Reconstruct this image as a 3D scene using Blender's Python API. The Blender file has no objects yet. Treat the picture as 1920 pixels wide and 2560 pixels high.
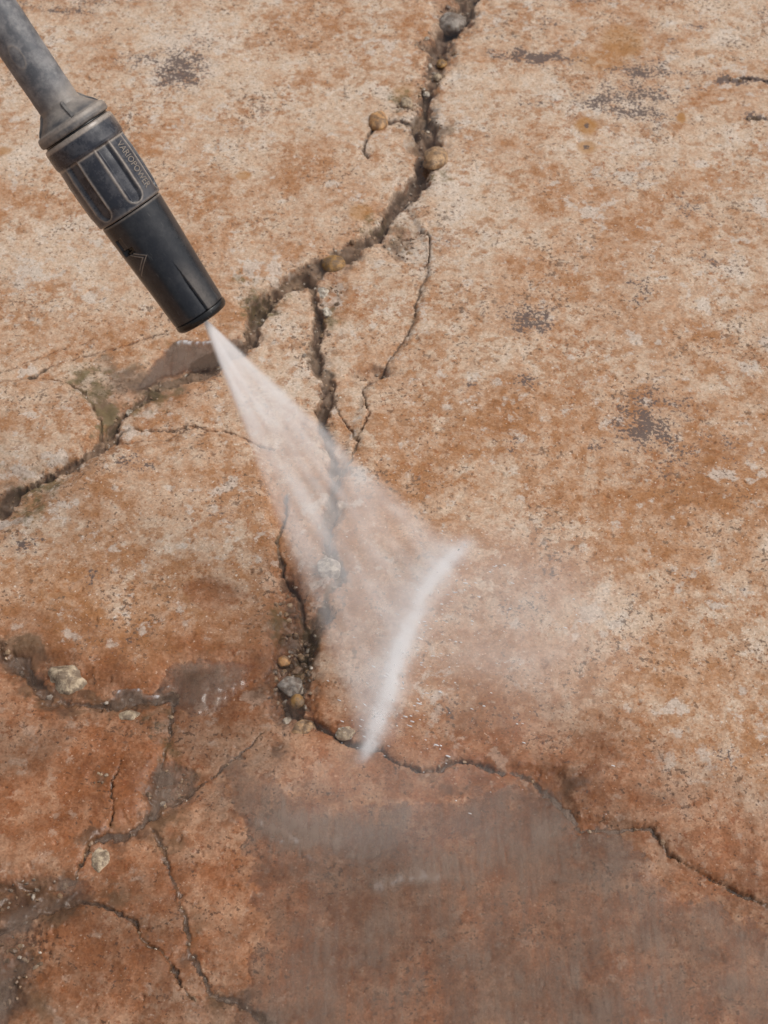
import bpy, bmesh, math, random
import numpy as np
from mathutils import Vector, Matrix

random.seed(7)
np.random.seed(7)
S = bpy.context.scene
COL = S.collection
RAD = math.radians

# ------------------------------------------------------------------ camera
H, PITCH, VFOV = 0.92, 52.0, 34.0
FPX = 1280.0 / math.tan(RAD(VFOV / 2))
CAM = np.array([0.0, 0.0, H])
cp, sp = math.cos(RAD(PITCH)), math.sin(RAD(PITCH))
FWD = np.array([0, cp, -sp]); UP = np.array([0, sp, cp]); RIGHT = np.array([1.0, 0, 0])
cam_d = bpy.data.cameras.new('camera')
cam = bpy.data.objects.new('camera', cam_d); COL.objects.link(cam)
cam.location = CAM
cam.rotation_euler = (RAD(90 - PITCH), 0, 0)
cam_d.sensor_fit = 'VERTICAL'; cam_d.sensor_height = 24; cam_d.angle = RAD(VFOV)
cam_d.clip_start = 0.02; cam_d.clip_end = 300
cam_d.dof.use_dof = True; cam_d.dof.focus_distance = 1.06; cam_d.dof.aperture_fstop = 11.0
S.camera = cam

# ------------------------------------------------------------------ sky, sun, exposure
SUN_EL, SUN_AZ = 58.0, 82.0          # azimuth clockwise from +Y: behind and to the right of the picture
world = bpy.data.worlds.new('World'); S.world = world; world.use_nodes = True
wn = world.node_tree; wn.nodes.clear()
w_out = wn.nodes.new('ShaderNodeOutputWorld'); w_bg = wn.nodes.new('ShaderNodeBackground')
w_sky = wn.nodes.new('ShaderNodeTexSky'); w_sky.sky_type = 'NISHITA'; w_sky.sun_disc = False
w_sky.sun_elevation = RAD(SUN_EL); w_sky.sun_rotation = RAD(SUN_AZ)
w_sky.air_density = 1.0; w_sky.dust_density = 6.0; w_sky.ozone_density = 1.0
w_hs = wn.nodes.new('ShaderNodeHueSaturation'); w_hs.inputs['Saturation'].default_value = 0.35   # overcast
wn.links.new(w_sky.outputs[0], w_hs.inputs['Color']); wn.links.new(w_hs.outputs[0], w_bg.inputs[0])
w_bg.inputs[1].default_value = 0.115
wn.links.new(w_bg.outputs[0], w_out.inputs[0])
sun_d = bpy.data.lights.new('sun', 'SUN'); sun_d.energy = 1.1; sun_d.angle = RAD(24); sun_d.color = (1, 0.95, 0.88)
sun = bpy.data.objects.new('sun', sun_d); COL.objects.link(sun)
az, el = RAD(SUN_AZ), RAD(SUN_EL)
sdir = Vector((math.sin(az) * math.cos(el), math.cos(az) * math.cos(el), math.sin(el)))
sun.rotation_euler = sdir.to_track_quat('Z', 'Y').to_euler(); sun.location = sdir * 5
S.view_settings.view_transform = 'Standard'; S.view_settings.look = 'None'
S.view_settings.gamma = 1; S.view_settings.exposure = 0.0
S.render.engine = 'CYCLES'
S.cycles.use_denoising = True
S.cycles.max_bounces = 14; S.cycles.diffuse_bounces = 4; S.cycles.volume_bounces = 10; S.cycles.transparent_max_bounces = 12
S.cycles.volume_step_rate = 0.12; S.cycles.volume_max_steps = 256
S.cycles.sample_clamp_indirect = 6


def ray(px, py):
    return FWD + RIGHT * ((px - 960) / FPX) - UP * ((py - 1280) / FPX)


def gp(px, py, z=0.0):
    """where the line of sight through a photo pixel meets the ground"""
    d = ray(px, py); t = (z - H) / d[2]
    return CAM + d * t


def g2(px, py):
    p = gp(px, py); return (p[0], p[1])


def mm(px, py):
    """metres of ground per photo pixel, across and away, at a pixel"""
    a = gp(px, py); b = gp(px + 1, py); c = gp(px, py - 1)
    return b[0] - a[0], c[1] - a[1]


# ------------------------------------------------------------------ scene helpers
def tag(o, label=None, cat=None, group=None, kind=None):
    if label: o['label'] = label
    if cat: o['category'] = cat
    if group: o['group'] = group
    if kind: o['kind'] = kind
    return o


def link(name, me, mat=None, parent=None):
    o = bpy.data.objects.new(name, me); COL.objects.link(o)
    if mat: me.materials.append(mat)
    if parent: o.parent = parent
    return o


def grid_mesh(name, V, nu, nv, wrap=False, mask=None):
    """V: (nu*nv,3) array, v fastest; quads between neighbours"""
    i = np.arange(nu - 1)[:, None]; j = np.arange(nv if wrap else nv - 1)[None, :]
    j2 = (j + 1) % nv
    q = np.stack([i * nv + j, (i + 1) * nv + j, (i + 1) * nv + j2, i * nv + j2], -1).reshape(-1, 4)
    if mask is not None:
        q = q[mask[q].any(1)]
        used = np.unique(q); re = np.full(len(V), -1, np.int64); re[used] = np.arange(len(used))
        q = re[q]; V = V[used]
    else:
        used = None
    me = bpy.data.meshes.new(name)
    me.vertices.add(len(V)); me.vertices.foreach_set('co', V.astype(np.float32).ravel())
    me.loops.add(q.size); me.loops.foreach_set('vertex_index', q.astype(np.int32).ravel())
    me.polygons.add(len(q))
    me.polygons.foreach_set('loop_start', np.arange(0, q.size, 4, dtype=np.int32))
    me.polygons.foreach_set('loop_total', np.full(len(q), 4, np.int32))
    me.update(calc_edges=True); me.validate()
    me.shade_smooth()
    return me, used


def color_attr(me, name, arr):
    a = me.attributes.new(name, 'FLOAT_COLOR', 'POINT')
    a.data.foreach_set('color', np.ascontiguousarray(arr, np.float32).ravel())


class NT:
    """small node-graph writer"""
    def __init__(self, name):
        self.m = bpy.data.materials.new(name); self.m.use_nodes = True
        self.t = self.m.node_tree; self.t.nodes.clear()
        self.out = self.t.nodes.new('ShaderNodeOutputMaterial')

    def n(self, typ, ins=None, **kw):
        nd = self.t.nodes.new('ShaderNode' + typ)
        for k, v in kw.items(): setattr(nd, k, v)
        for k, v in (ins or {}).items(): self.set(nd.inputs[k], v)
        return nd

    def set(self, sock, v):
        if hasattr(v, 'is_output'): self.t.links.new(v, sock)
        elif hasattr(v, 'outputs'): self.t.links.new(v.outputs[0], sock)
        else:
            if sock.type == 'RGBA' and len(v) == 3: v = (*v, 1)
            sock.default_value = v

    def math(self, op, a, b=None, c=None, clamp=False):
        nd = self.n('Math', operation=op, use_clamp=clamp)
        for i, v in enumerate((a, b, c)):
            if v is not None: self.set(nd.inputs[i], v)
        return nd.outputs[0]

    def mix(self, fac, a, b, blend='MIX'):
        nd = self.n('Mix', data_type='RGBA', blend_type=blend, clamp_factor=True)
        self.set(nd.inputs[0], fac); self.set(nd.inputs[6], a); self.set(nd.inputs[7], b)
        return nd.outputs[2]

    def sstep(self, v, lo, hi, a=0.0, b=1.0):
        nd = self.n('MapRange', interpolation_type='SMOOTHSTEP')
        for i, x in enumerate((v, lo, hi, a, b)): self.set(nd.inputs[i], x)
        return nd.outputs[0]

    def noise(self, vec, scale, detail=4, rough=0.6, dist=0.0):
        nd = self.n('TexNoise', {'Vector': vec, 'Scale': scale, 'Detail': detail, 'Roughness': rough, 'Distortion': dist})
        return nd.outputs[0]

    def ramp(self, fac, stops):
        nd = self.n('ValToRGB'); self.set(nd.inputs[0], fac)
        e = nd.color_ramp.elements
        while len(e) < len(stops): e.new(0.5)
        for k, (p, c) in enumerate(stops): e[k].position = p; e[k].color = (*c, 1)
        return nd.outputs[0]


# ------------------------------------------------------------------ numpy noise
_ang = np.random.RandomState(3).rand(4096).astype(np.float32) * 2 * np.pi
_gx, _gy = np.cos(_ang), np.sin(_ang)


def pn(x, y, seed=0):
    xi = np.floor(x).astype(np.int64); yi = np.floor(y).astype(np.int64)
    fx = (x - xi).astype(np.float32); fy = (y - yi).astype(np.float32)
    u = fx * fx * fx * (fx * (fx * 6 - 15) + 10); v = fy * fy * fy * (fy * (fy * 6 - 15) + 10)

    def g(ix, iy, dx, dy):
        h = (ix * 374761393 + iy * 668265263 + seed * 974711) & 0xffffffff
        h = ((h ^ (h >> 13)) * 1274126177) & 0xffffffff
        h = (h ^ (h >> 16)) & 4095
        return _gx[h] * dx + _gy[h] * dy
    a = g(xi, yi, fx, fy); b = g(xi + 1, yi, fx - 1, fy)
    c = g(xi, yi + 1, fx, fy - 1); d = g(xi + 1, yi + 1, fx - 1, fy - 1)
    return (a + u * (b - a)) * (1 - v) + (c + u * (d - c)) * v


def fbm(x, y, freq, octs, seed=0, gain=0.5):
    s = 0; a = 1.0
    for k in range(octs):
        s = s + a * pn(x * freq, y * freq, seed + k * 17); a *= gain; freq *= 2.03
    return s


def ss(x, lo, hi):
    t = np.clip((x - lo) / (hi - lo), 0, 1); return t * t * (3 - 2 * t)


# ------------------------------------------------------------------ ground sheet
STEP = 0.0008
X0, X1, Y0, Y1 = -0.46, 0.46, 0.27, 1.46


def axis_lines(a, b):
    core = np.arange(a, b + STEP / 2, STEP)
    ext, d, p = [], STEP, 0.0
    while p < 60: d *= 1.6; p += d; ext.append(p)
    ext = np.array(ext)
    return np.concatenate([a - ext[::-1], core, core[-1] + ext]), len(ext)


xs, nex = axis_lines(X0, X1); ys, ney = axis_lines(Y0, Y1)
NX, NY = len(xs), len(ys)
GX, GY = np.meshgrid(xs, ys, indexing='ij'); GX = GX.astype(np.float64); GY = GY.astype(np.float64)
near = ss(GX, X0 - .02, X0 + .02) * ss(-GX, -X1 - .02, -X1 + .02) * ss(GY, Y0 - .02, Y0 + .02) * ss(-GY, -Y1 - .02, -Y1 + .02)

# ragged coordinates: everything drawn on the slab is looked up through them
WXn = (0.0032 * fbm(GX, GY, 55, 3, 11) + 0.0013 * fbm(GX, GY, 330, 2, 12))
WYn = (0.0032 * fbm(GX, GY, 55, 3, 21) + 0.0013 * fbm(GX, GY, 330, 2, 22))
QX, QY = GX + WXn, GY + WYn


def box(pts, pad):
    p = np.array(pts); lo = p.min(0) - pad; hi = p.max(0) + pad
    i0, i1 = np.searchsorted(xs, [lo[0], hi[0]]); j0, j1 = np.searchsorted(ys, [lo[1], hi[1]])
    return slice(max(i0 - 1, 0), min(i1 + 1, NX)), slice(max(j0 - 1, 0), min(j1 + 1, NY))


def seg_dist(x, y, a, b):
    dx, dy = b[0] - a[0], b[1] - a[1]; L = dx * dx + dy * dy + 1e-12
    t = np.clip(((x - a[0]) * dx + (y - a[1]) * dy) / L, 0, 1)
    return np.hypot(x - a[0] - t * dx, y - a[1] - t * dy), t


def poly_mask(poly_px, soft, warp=1.0):
    """0..1 inside a polygon given by photo pixels, soft edge in metres"""
    P = [g2(*p) for p in poly_px]
    out = np.zeros((NX, NY), np.float32)
    sl = box(P, soft * 2 + .01); x = GX[sl] + WXn[sl] * warp; y = GY[sl] + WYn[sl] * warp
    d = np.full(x.shape, 1e9); ins = np.zeros(x.shape, bool)
    for a, b in zip(P, P[1:] + P[:1]):
        d = np.minimum(d, seg_dist(x, y, a, b)[0])
        c = ((a[1] > y) != (b[1] > y)) & (x < (b[0] - a[0]) * (y - a[1]) / (b[1] - a[1] + 1e-12) + a[0])
        ins ^= c
    sd = np.where(ins, d, -d)
    out[sl] = ss(sd, -soft, soft)
    return out


def spot(px, py, rx, ry, soft=1.0, rot=0.0, warp=1.0):
    """soft ellipse on the ground, radii in photo pixels"""
    c = g2(px, py); mx, my = mm(px, py)
    a, b = rx * mx, ry * my; R = max(a, b) * 2
    out = np.zeros((NX, NY), np.float32)
    sl = box([c], R)
    u = GX[sl] + WXn[sl] * warp - c[0]; v = GY[sl] + WYn[sl] * warp - c[1]
    cr, sr = math.cos(RAD(rot)), math.sin(RAD(rot))
    u, v = (u * cr + v * sr) / a, (-u * sr + v * cr) / b
    out[sl] = 1 - ss(np.hypot(u, v), 1 - soft * .75, 1 + soft * .35)
    return out


# base relief
base = 0.0030 * fbm(GX, GY, 4.0, 2, 31) + 0.0012 * fbm(GX, GY, 17, 2, 33)
micro = (0.00065 * fbm(GX, GY, 60, 3, 41) + 0.00022 * fbm(GX, GY, 260, 2, 45, .6)) * near
pits = fbm(GX, GY, 150, 2, 51)
micro -= 0.0013 * ss(pits, .50, .64) * near + .0010 * ss(fbm(GX, GY, 60, 2, 53), .52, .62) * near
h = base + micro
crack = np.zeros((NX, NY), np.float32); rim = np.zeros((NX, NY), np.float32)

# slabs that stand a little proud of their neighbours: polygon (photo px), lift, roundness
SLABS = [
    ([(-400, 1560), (-200, 1420), (60, 1300), (130, 1240), (215, 1170), (300, 1112), (420, 1106), (480, 1085), (600, 1090),
      (660, 1150), (690, 1330), (700, 1450), (715, 1560), (640, 1640), (430, 1660), (380, 1715), (250, 1715), (120, 1640), (-400, 1600)], .0045, .007),
    ([(-400, 1010), (-100, 960), (40, 955), (160, 955), (225, 1000), (250, 1060), (225, 1120), (150, 1160), (0, 1190), (-400, 1330)], .0060, .008),
    ([(800, 1800), (870, 1850), (940, 1860), (1050, 1935), (1200, 1920), (1400, 1925), (1440, 2040), (1630, 2065), (1690, 2150), (1780, 2190),
      (1920, 2255), (2600, 2500), (3200, 1400), (3200, -500), (1400, -500), (1190, 0), (1130, 120), (1100, 200), (1085, 290), (1085, 400), (1015, 510), (1073, 620), (1062, 720), (1030, 830), (970, 925), (915, 980), (900, 1050), (860, 1150), (850, 1300), (800, 1480), (770, 1620), (770, 1740)], .003, .004),
    ([(-400, 2160), (0, 2200), (200, 2190), (280, 2060), (360, 2010), (400, 1800), (330, 1770), (120, 1765), (0, 1680), (-400, 1660)], .0025, .006),
    ([(100, 2310), (220, 2270), (320, 2290), (420, 2400), (500, 2540), (450, 2800), (60, 2800), (20, 2500)], .003, .008),
]
for poly, lift, rnd in SLABS:
    h += lift * poly_mask(poly, rnd, 1.0)

# hollows: centre, radii, depth
HOLLOWS = [(735, 1690, 60, 130, .007, 0), (720, 1500, 50, 90, .003, 0), (930, 934, 62, 17, .0055, 6), (1130, 45, 55, 70, .004, 0), (1060, 360, 60, 30, .004, 0),
           (250, 1950, 40, 40, .001, 0), (20, 2420, 120, 140, .004, 0), (60, 2230, 190, 60, .0035, 0), (420, 1970, 80, 70, .003, 0),
           (1020, 590, 40, 18, .002, -20), (830, 735, 35, 60, .002, 0), (1000, 620, 60, 45, .0015, 0), (1020, 255, 36, 26, .003, 0)]
hol = np.zeros((NX, NY), np.float32)
for cx, cy, rx, ry, dep, rot in HOLLOWS:
    s_ = spot(cx, cy, rx, ry, .8, rot, 1.3)
    hol = np.maximum(hol, s_ * min(1, dep / .004)); h -= dep * s_; rim = np.maximum(rim, s_ * .75)


def Z(off, k, pts):
    return [(off[0] + p[0] / k, off[1] + p[1] / k) + ((p[2] / k,) if len(p) > 2 else ()) for p in pts]


# cracks: points (px, py, width px), depth
A1 = Z((640, 0), 2.572, [(1400, -260, 120), (1370, -90, 130), (1350, 20, 120), (1300, 110, 100), (1215, 215, 90), (1165, 330, 95), (1160, 430, 95), (1140, 530, 80), (1085, 620, 45),
                         (1085, 700, 50), (1050, 790, 90), (1090, 890, 105), (1110, 950, 105), (1060, 1030, 70), (1070, 1110, 75), (1025, 1190, 85), (950, 1265, 80),
                         (880, 1345, 70), (830, 1440, 70), (775, 1510, 55), (650, 1580, 50), (520, 1650, 90), (400, 1705, 95), (270, 1780, 80), (180, 1830, 60),
                         (100, 1890, 70), (35, 1960, 80), (-5, 2060, 80), (-40, 2150, 60)])
A2 = [(628, 845, 28), (590, 880, 24), (540, 900, 60), (470, 935, 34), (400, 960, 24), (350, 1000, 18), (310, 1035, 16)]
BR = Z((640, 0), 2.572, [(1100, 900, 70), (1000, 790, 60), (900, 760, 50), (790, 775, 50), (730, 850, 30), (690, 910, 30), (700, 960, 30), (722, 1010, 8)])
B1 = Z((640, 0), 2.572, [(350, 1790, 60), (365, 1880, 40), (385, 1960, 40), (420, 2040, 60), (405, 2120, 70)]) + \
    Z((640, 800), 2.572, [(385, 180, 60), (380, 250, 70), (405, 320, 50), (465, 390, 55), (458, 480, 65), (430, 580, 55), (440, 700, 45), (480, 850, 50), (520, 980, 70), (500, 1100, 40),
                          (470, 1250, 60), (460, 1420, 60), (500, 1560, 60), (560, 1630, 30), (480, 1740, 60), (440, 1850, 70), (380, 1960, 90), (330, 2100, 90)])
B2 = Z((640, 800), 2.572, [(520, 560, 14), (545, 620, 16), (600, 700, 14), (650, 780, 14), (640, 860, 16), (560, 990, 30)])
B3 = Z((640, 800), 2.572, [(200, 1130, 20), (190, 1250, 30), (140, 1400, 40), (140, 1500, 40), (190, 1640, 40), (270, 1760, 50), (310, 1900, 60), (330, 2050, 60)])
C1 = Z((640, 0), 2.572, [(930, 1540, 12), (1060, 1500, 10), (1110, 1540, 10), (1115, 1640, 12), (1095, 1750, 18), (1078, 1830, 26), (1050, 1920, 16), (1020, 2030, 14), (1000, 2100, 14)]) + \
    Z((640, 800), 2.572, [(985, 70, 13), (930, 150, 14), (890, 220, 16), (840, 300, 22), (790, 355, 30), (730, 405, 22), (690, 445, 8), (712, 530, 11), (722, 600, 9), (680, 690, 10),
                          (655, 770, 14), (640, 850, 12)])
D1 = Z((0, 800), 2.572, [(830, 560, 22), (780, 620, 34), (735, 690, 50), (690, 770, 52), (640, 835, 46), (545, 885, 38), (460, 940, 30), (380, 985, 26), (265, 1025, 30), (195, 1070, 40),
                         (90, 1120, 90), (0, 1220, 80), (-150, 1290, 70), (-600, 1480, 60)])
D2 = Z((0, 800), 2.572, [(-500, 480, 20), (-150, 420, 20), (0, 405, 22), (100, 378, 24), (195, 358, 26), (300, 305, 16), (400, 270, 16), (490, 245, 16), (620, 200, 8), (760, 170, 8), (900, 120, 8), (1080, 60, 10)])
D3 = Z((0, 800), 2.572, [(0, 330, 6), (120, 290, 6), (260, 240, 7), (400, 180, 5), (520, 140, 5), (600, 110, 4)])
E1 = Z((0, 800), 2.572, [(700, 790, 40), (760, 740, 26), (850, 690, 14), (980, 695, 12), (1100, 700, 10), (1210, 675, 14), (1340, 705, 16), (1450, 705, 14), (1540, 745, 14), (1620, 790, 14), (1760, 830, 20)])
E2 = Z((0, 800), 2.572, [(740, 780, 20), (830, 790, 12), (950, 785, 12), (1080, 750, 10), (1200, 700, 10)])
F1 = Z((0, 1600), 2.305, [(-300, -60, 70), (-40, 20, 80), (80, 120, 100), (190, 240, 100), (290, 340, 90), (400, 380, 80), (540, 400, 80), (680, 370, 80), (830, 355, 90), (990, 345, 70)])
G1 = Z((0, 1600), 2.305, [(1000, 350, 50), (985, 520, 30), (955, 660, 40), (925, 790, 70), (900, 910, 80), (870, 1010, 90), (810, 1090, 80), (720, 1145, 70), (620, 1145, 70), (530, 1190, 50), (470, 1290, 50), (430, 1400, 60)])
G2 = Z((0, 1600), 2.305, [(890, 1100, 60), (930, 1190, 40), (965, 1290, 36), (1000, 1390, 20), (1035, 1540, 26), (1055, 1660, 40), (1105, 1800, 40), (1150, 1910, 44), (1230, 2030, 40), (1380, 2110, 50), (1560, 2200, 50), (1700, 2350, 40)])
G3 = Z((0, 1600), 2.305, [(890, 1020, 60), (1020, 920, 70), (1130, 850, 60), (1260, 770, 40), (1400, 640, 40), (1540, 520, 50)])
H1 = Z((0, 1600), 2.305, [(-300, 1800, 80), (0, 1670, 80), (150, 1610, 70), (300, 1555, 60), (450, 1525, 60), (560, 1530, 60), (690, 1570, 46), (770, 1640, 46), (830, 1740, 40), (930, 1800, 30), (1010, 1890, 40), (1030, 1980, 30), (1100, 2080, 40)])
H2 = Z((0, 1600), 2.305, [(-200, 1380, 70), (0, 1410, 70), (150, 1440, 60), (300, 1430, 50), (420, 1400, 50)])
G4 = Z((0, 1600), 2.305, [(690, 690, 8), (670, 780, 10), (655, 880, 12), (645, 990, 12), (640, 1080, 14)])
I1 = Z((640, 1600), 2.305, [(150, 300, 60), (190, 400, 80), (270, 450, 70), (350, 480, 60), (430, 545, 40), (540, 605, 34), (640, 620, 36), (730, 640, 26), (790, 690, 24), (880, 735, 24), (960, 768, 30), (1060, 752, 34),
                            (1150, 705, 36), (1290, 715, 40), (1420, 760, 40)])
I2 = Z((1280, 1600), 2.305, [(0, 770, 40), (120, 800, 60), (260, 930, 60), (330, 1020, 50), (400, 1090, 34), (600, 1095, 26), (790, 1075, 40), (850, 1140, 34), (910, 1235, 30), (1000, 1292, 22), (1080, 1345, 30), (1190, 1395, 40),
                             (1300, 1445, 40), (1475, 1520, 44), (1800, 1640, 40)])
J1 = [(1000, 1990, 10), (1075, 2150, 10), (1110, 2260, 10)]
K1 = Z((1280, 0), 2.572, [(1375, 515, 6), (1440, 518, 14), (1540, 525, 18), (1646, 540, 34), (1760, 560, 50), (2000, 580, 40)])
K2 = Z((1280, 0), 2.572, [(1500, 775, 16), (1560, 770, 30), (1620, 765, 12)])
def thin(pts, k): return [(p[0], p[1], p[2] * k) for p in pts]


A1, A2, B1, D1 = thin(A1, 1.85), thin(A2, 1.6), thin(B1, 1.6), thin(D1, 1.6)
F1, G1, G3, H1, H2 = thin(F1, .9), thin(G1, .62), thin(G3, .4), thin(H1, .6), thin(H2, .6)
I1, I2 = I1[:6] + thin(I1[6:], .62), thin(I2, .5)
L1 = Z((0, 800), 2.572, [(190, 352, 20), (330, 366, 16), (450, 412, 18), (540, 475, 22), (605, 560, 26), (648, 660, 22), (662, 770, 26)])
CRACKS = [(A1, .011), (A2, .005), (BR, .008), (B1, .008), (B2, .004), (B3, .005), (C1, .005), (D1, .012), (D2, .005), (D3, .0022), (E1, .0045), (E2, .003),
          (F1, .006), (G1, .0035), (G2, .0026), (G3, .0016), (H1, .0032), (H2, .002), (G4, .003), (I1, .008), (I2, .0035), (K1, .009), (K2, .006), (L1, .0038)]
silt = np.zeros((NX, NY), np.float32)
for ci_, (pts, dep) in enumerate(CRACKS):
    P = [(*g2(p[0], p[1]), p[2] * .5 * mm(p[0], p[1])[0]) for p in pts]
    dmin = np.full((NX, NY), 9.0, np.float32); cr = np.zeros((NX, NY), np.float32); apron = np.zeros((NX, NY), np.float32)
    for a, b in zip(P[:-1], P[1:]):
        wmax = max(a[2], b[2])
        sl = box([a[:2], b[:2]], wmax + .04)
        x_, y_ = GX[sl], GY[sl]
        d, t = seg_dist(QX[sl], QY[sl], a, b)
        w = a[2] + t * (b[2] - a[2])
        w = np.maximum(w * (1 + .95 * fbm(x_, y_, 34, 2, 60) + .5 * fbm(x_, y_, 110, 2, 61)), .0004)
        e = d - w + np.minimum(.0019, .45 * w + .0003) * fbm(x_, y_, 210, 3, 62, .65)      # signed distance from the ragged lip
        cr[sl] = np.maximum(cr[sl], 1 - ss(e / w, -.62, .05))
        dmin[sl] = np.minimum(dmin[sl], e)
        apron[sl] = np.maximum(apron[sl], np.exp(-np.clip(e, 0, 1) / (.0018 + .55 * w)))
    deep = np.clip(.52 + 1.25 * fbm(GX, GY, 27, 2, 163 + ci_) + .5 * fbm(GX, GY, 80, 2, 164), 0, 1)   # 0 = filled up with silt
    h -= dep * 1.25 * (.12 + .88 * deep) * cr + .0022 * min(dep / .008, 1) * apron * np.clip(.45 + 1.3 * fbm(GX, GY, 75, 2, 66), 0, 1.3)
    silt = np.maximum(silt, cr * (1 - deep))
    crack = np.maximum(crack, cr)
    rim = np.maximum(rim, np.exp(-np.clip(dmin, 0, 1) / .0068).astype(np.float32) * min(dep / .008, 1) * np.clip(.55 + 1.2 * fbm(GX, GY, 40, 2, 67), 0, 1))
# grit and silt on the crack floors
rough_fl = np.maximum(crack, hol)
h += rough_fl * (.0013 * fbm(GX, GY, 180, 3, 71) + .0034 * np.clip(fbm(GX, GY, 75, 3, 73), -.2, 1)) * near

# puddle hollow under the nozzle
PUD = [(455, 846), (520, 852), (590, 846), (600, 872), (560, 895), (470, 918), (408, 935), (370, 962), (342, 968), (372, 925), (402, 885), (430, 860)]
pud = poly_mask(PUD, .004, 1.0)
h -= .0035 * pud

# ------------------------------------------------------------------ painted marks with a shape of their own
moss = np.zeros((NX, NY), np.float32); stain = moss.copy(); pale = moss.copy(); ochre = moss.copy(); wet = moss.copy()
for a in [(210, 940, 90, 40, .7, 15), (240, 980, 60, 50, .8, 0), (270, 1040, 40, 50, .9, 0), (395, 985, 70, 30, .8, 20), (350, 1015, 110, 34, .6, 15), (640, 760, 70, 60, .7, 0), (110, 1220, 80, 50, .8, 25), (70, 1290, 60, 50, .7, 0),
          (765, 1640, 40, 80, 1.0, 0), (690, 1560, 40, 60, .8, 0), (740, 1680, 50, 40, .9, 0), (770, 1590, 24, 60, .8, 0), (400, 1810, 90, 60, .6, 0), (420, 1900, 60, 80, .6, 0), (440, 1960, 60, 60, .5, 0), (600, 690, 60, 26, .5, 25), (700, 740, 60, 26, .5, 0),
          (450, 870, 120, 40, .5, 15), (830, 790, 30, 40, .8, 0), (1100, 450, 60, 26, .6, 30), (930, 560, 50, 30, .6, 20), (1010, 240, 50, 40, .7, 0), (40, 1920, 80, 60, .3, 0), (270, 2050, 60, 40, .4, 0)]:
    moss = np.maximum(moss, spot(a[0], a[1], a[2], a[3], 1.3, a[5], 2.5) * a[4])
for a in [(450, 175, 80, 62, .95, 0), (375, 150, 110, 40, .55, 0), (480, 95, 120, 26, .45, -20), (160, 25, 110, 12, .75, -8), (250, 8, 140, 12, .55, 0), (60, 20, 60, 25, .6, 0),
          (1335, 150, 130, 15, 1.15, -5), (1420, 155, 24, 16, .8, 0), (1360, 170, 70, 26, .4, 0), (1600, 182, 90, 24, 1.0, 0), (1560, 215, 50, 14, .6, 0), (1590, 240, 120, 38, .8, 0), (1500, 262, 100, 24, .85, -12), (1580, 285, 120, 26, .85, -8),
          (1640, 310, 60, 22, .5, 0), (1320, 265, 90, 24, .4, 0), (1745, 190, 60, 6, .7, 0), (1740, 225, 40, 5, .6, 0), (1380, 70, 44, 18, .6, 0), (1445, 12, 60, 8, .7, 0), (1670, 14, 20, 10, .6, 0), (1740, 70, 34, 12, .6, -15), (1910, 40, 30, 20, .6, 0),
          (1690, 105, 34, 12, .6, 0), (1678, 140, 20, 8, .8, 0), (1840, 205, 60, 14, .6, 0), (1880, 208, 90, 9, 1.5, -3), (1810, 200, 30, 6, 1.2, 0), (1885, 298, 40, 8, 1.2, 0), (1720, 520, 60, 34, .62, 0), (1780, 550, 40, 16, .5, 0), (1800, 660, 80, 40, .5, -15), (1590, 730, 60, 40, .6, 0), (1330, 805, 84, 48, .85, 0), (1250, 785, 60, 30, .5, 0),
          (1310, 960, 40, 30, .75, 0), (1610, 990, 70, 34, .75, 20), (1610, 1080, 100, 50, .95, 0), (1600, 1030, 60, 70, .7, 0), (1500, 1120, 40, 20, .7, 0), (1680, 1020, 100, 40, .5, 0), (1540, 1060, 40, 26, .6, 0), (1800, 1105, 60, 24, .55, 0), (1720, 1130, 50, 24, .6, 0), (1640, 1170, 120, 40, .45, 0),
          (1850, 1150, 80, 34, .4, 0), (1180, 975, 36, 30, .5, 0), (1290, 1120, 40, 30, .5, 0), (340, 1165, 60, 34, .6, 0), (240, 1455, 34, 26, .6, 0), (540, 1290, 40, 30, .45, 0), (1380, 1440, 50, 20, .55, 0), (1300, 1520, 50, 40, .5, 0), (60, 1360, 70, 30, .5, 0),
          (1180, 380, 60, 40, .3, 0), (1640, 420, 120, 60, .3, 0), (1100, 620, 90, 60, .28, 0), (1180, 700, 70, 30, .4, 0), (1850, 1480, 60, 30, .4, 0), (1300, 1790, 60, 40, .45, 0), (1820, 1900, 90, 50, .4, 0), (1720, 1440, 24, 30, .5, 0), (1570, 1490, 40, 26, .4, 0), (1390, 1870, 60, 30, .4, 0),
          (230, 1600, 60, 34, .45, 0), (300, 1630, 70, 40, .4, 0), (110, 1840, 120, 60, .35, 0), (520, 2000, 60, 50, .4, 0), (1130, 1790, 40, 26, .6, -30), (820, 1990, 50, 40, .35, 0), (1700, 2000, 120, 60, .35, 0)]:
    stain = np.maximum(stain, spot(a[0], a[1], a[2] * 1.15, a[3] * 1.15, 1.4, a[5], 2.6) * a[4])
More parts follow.
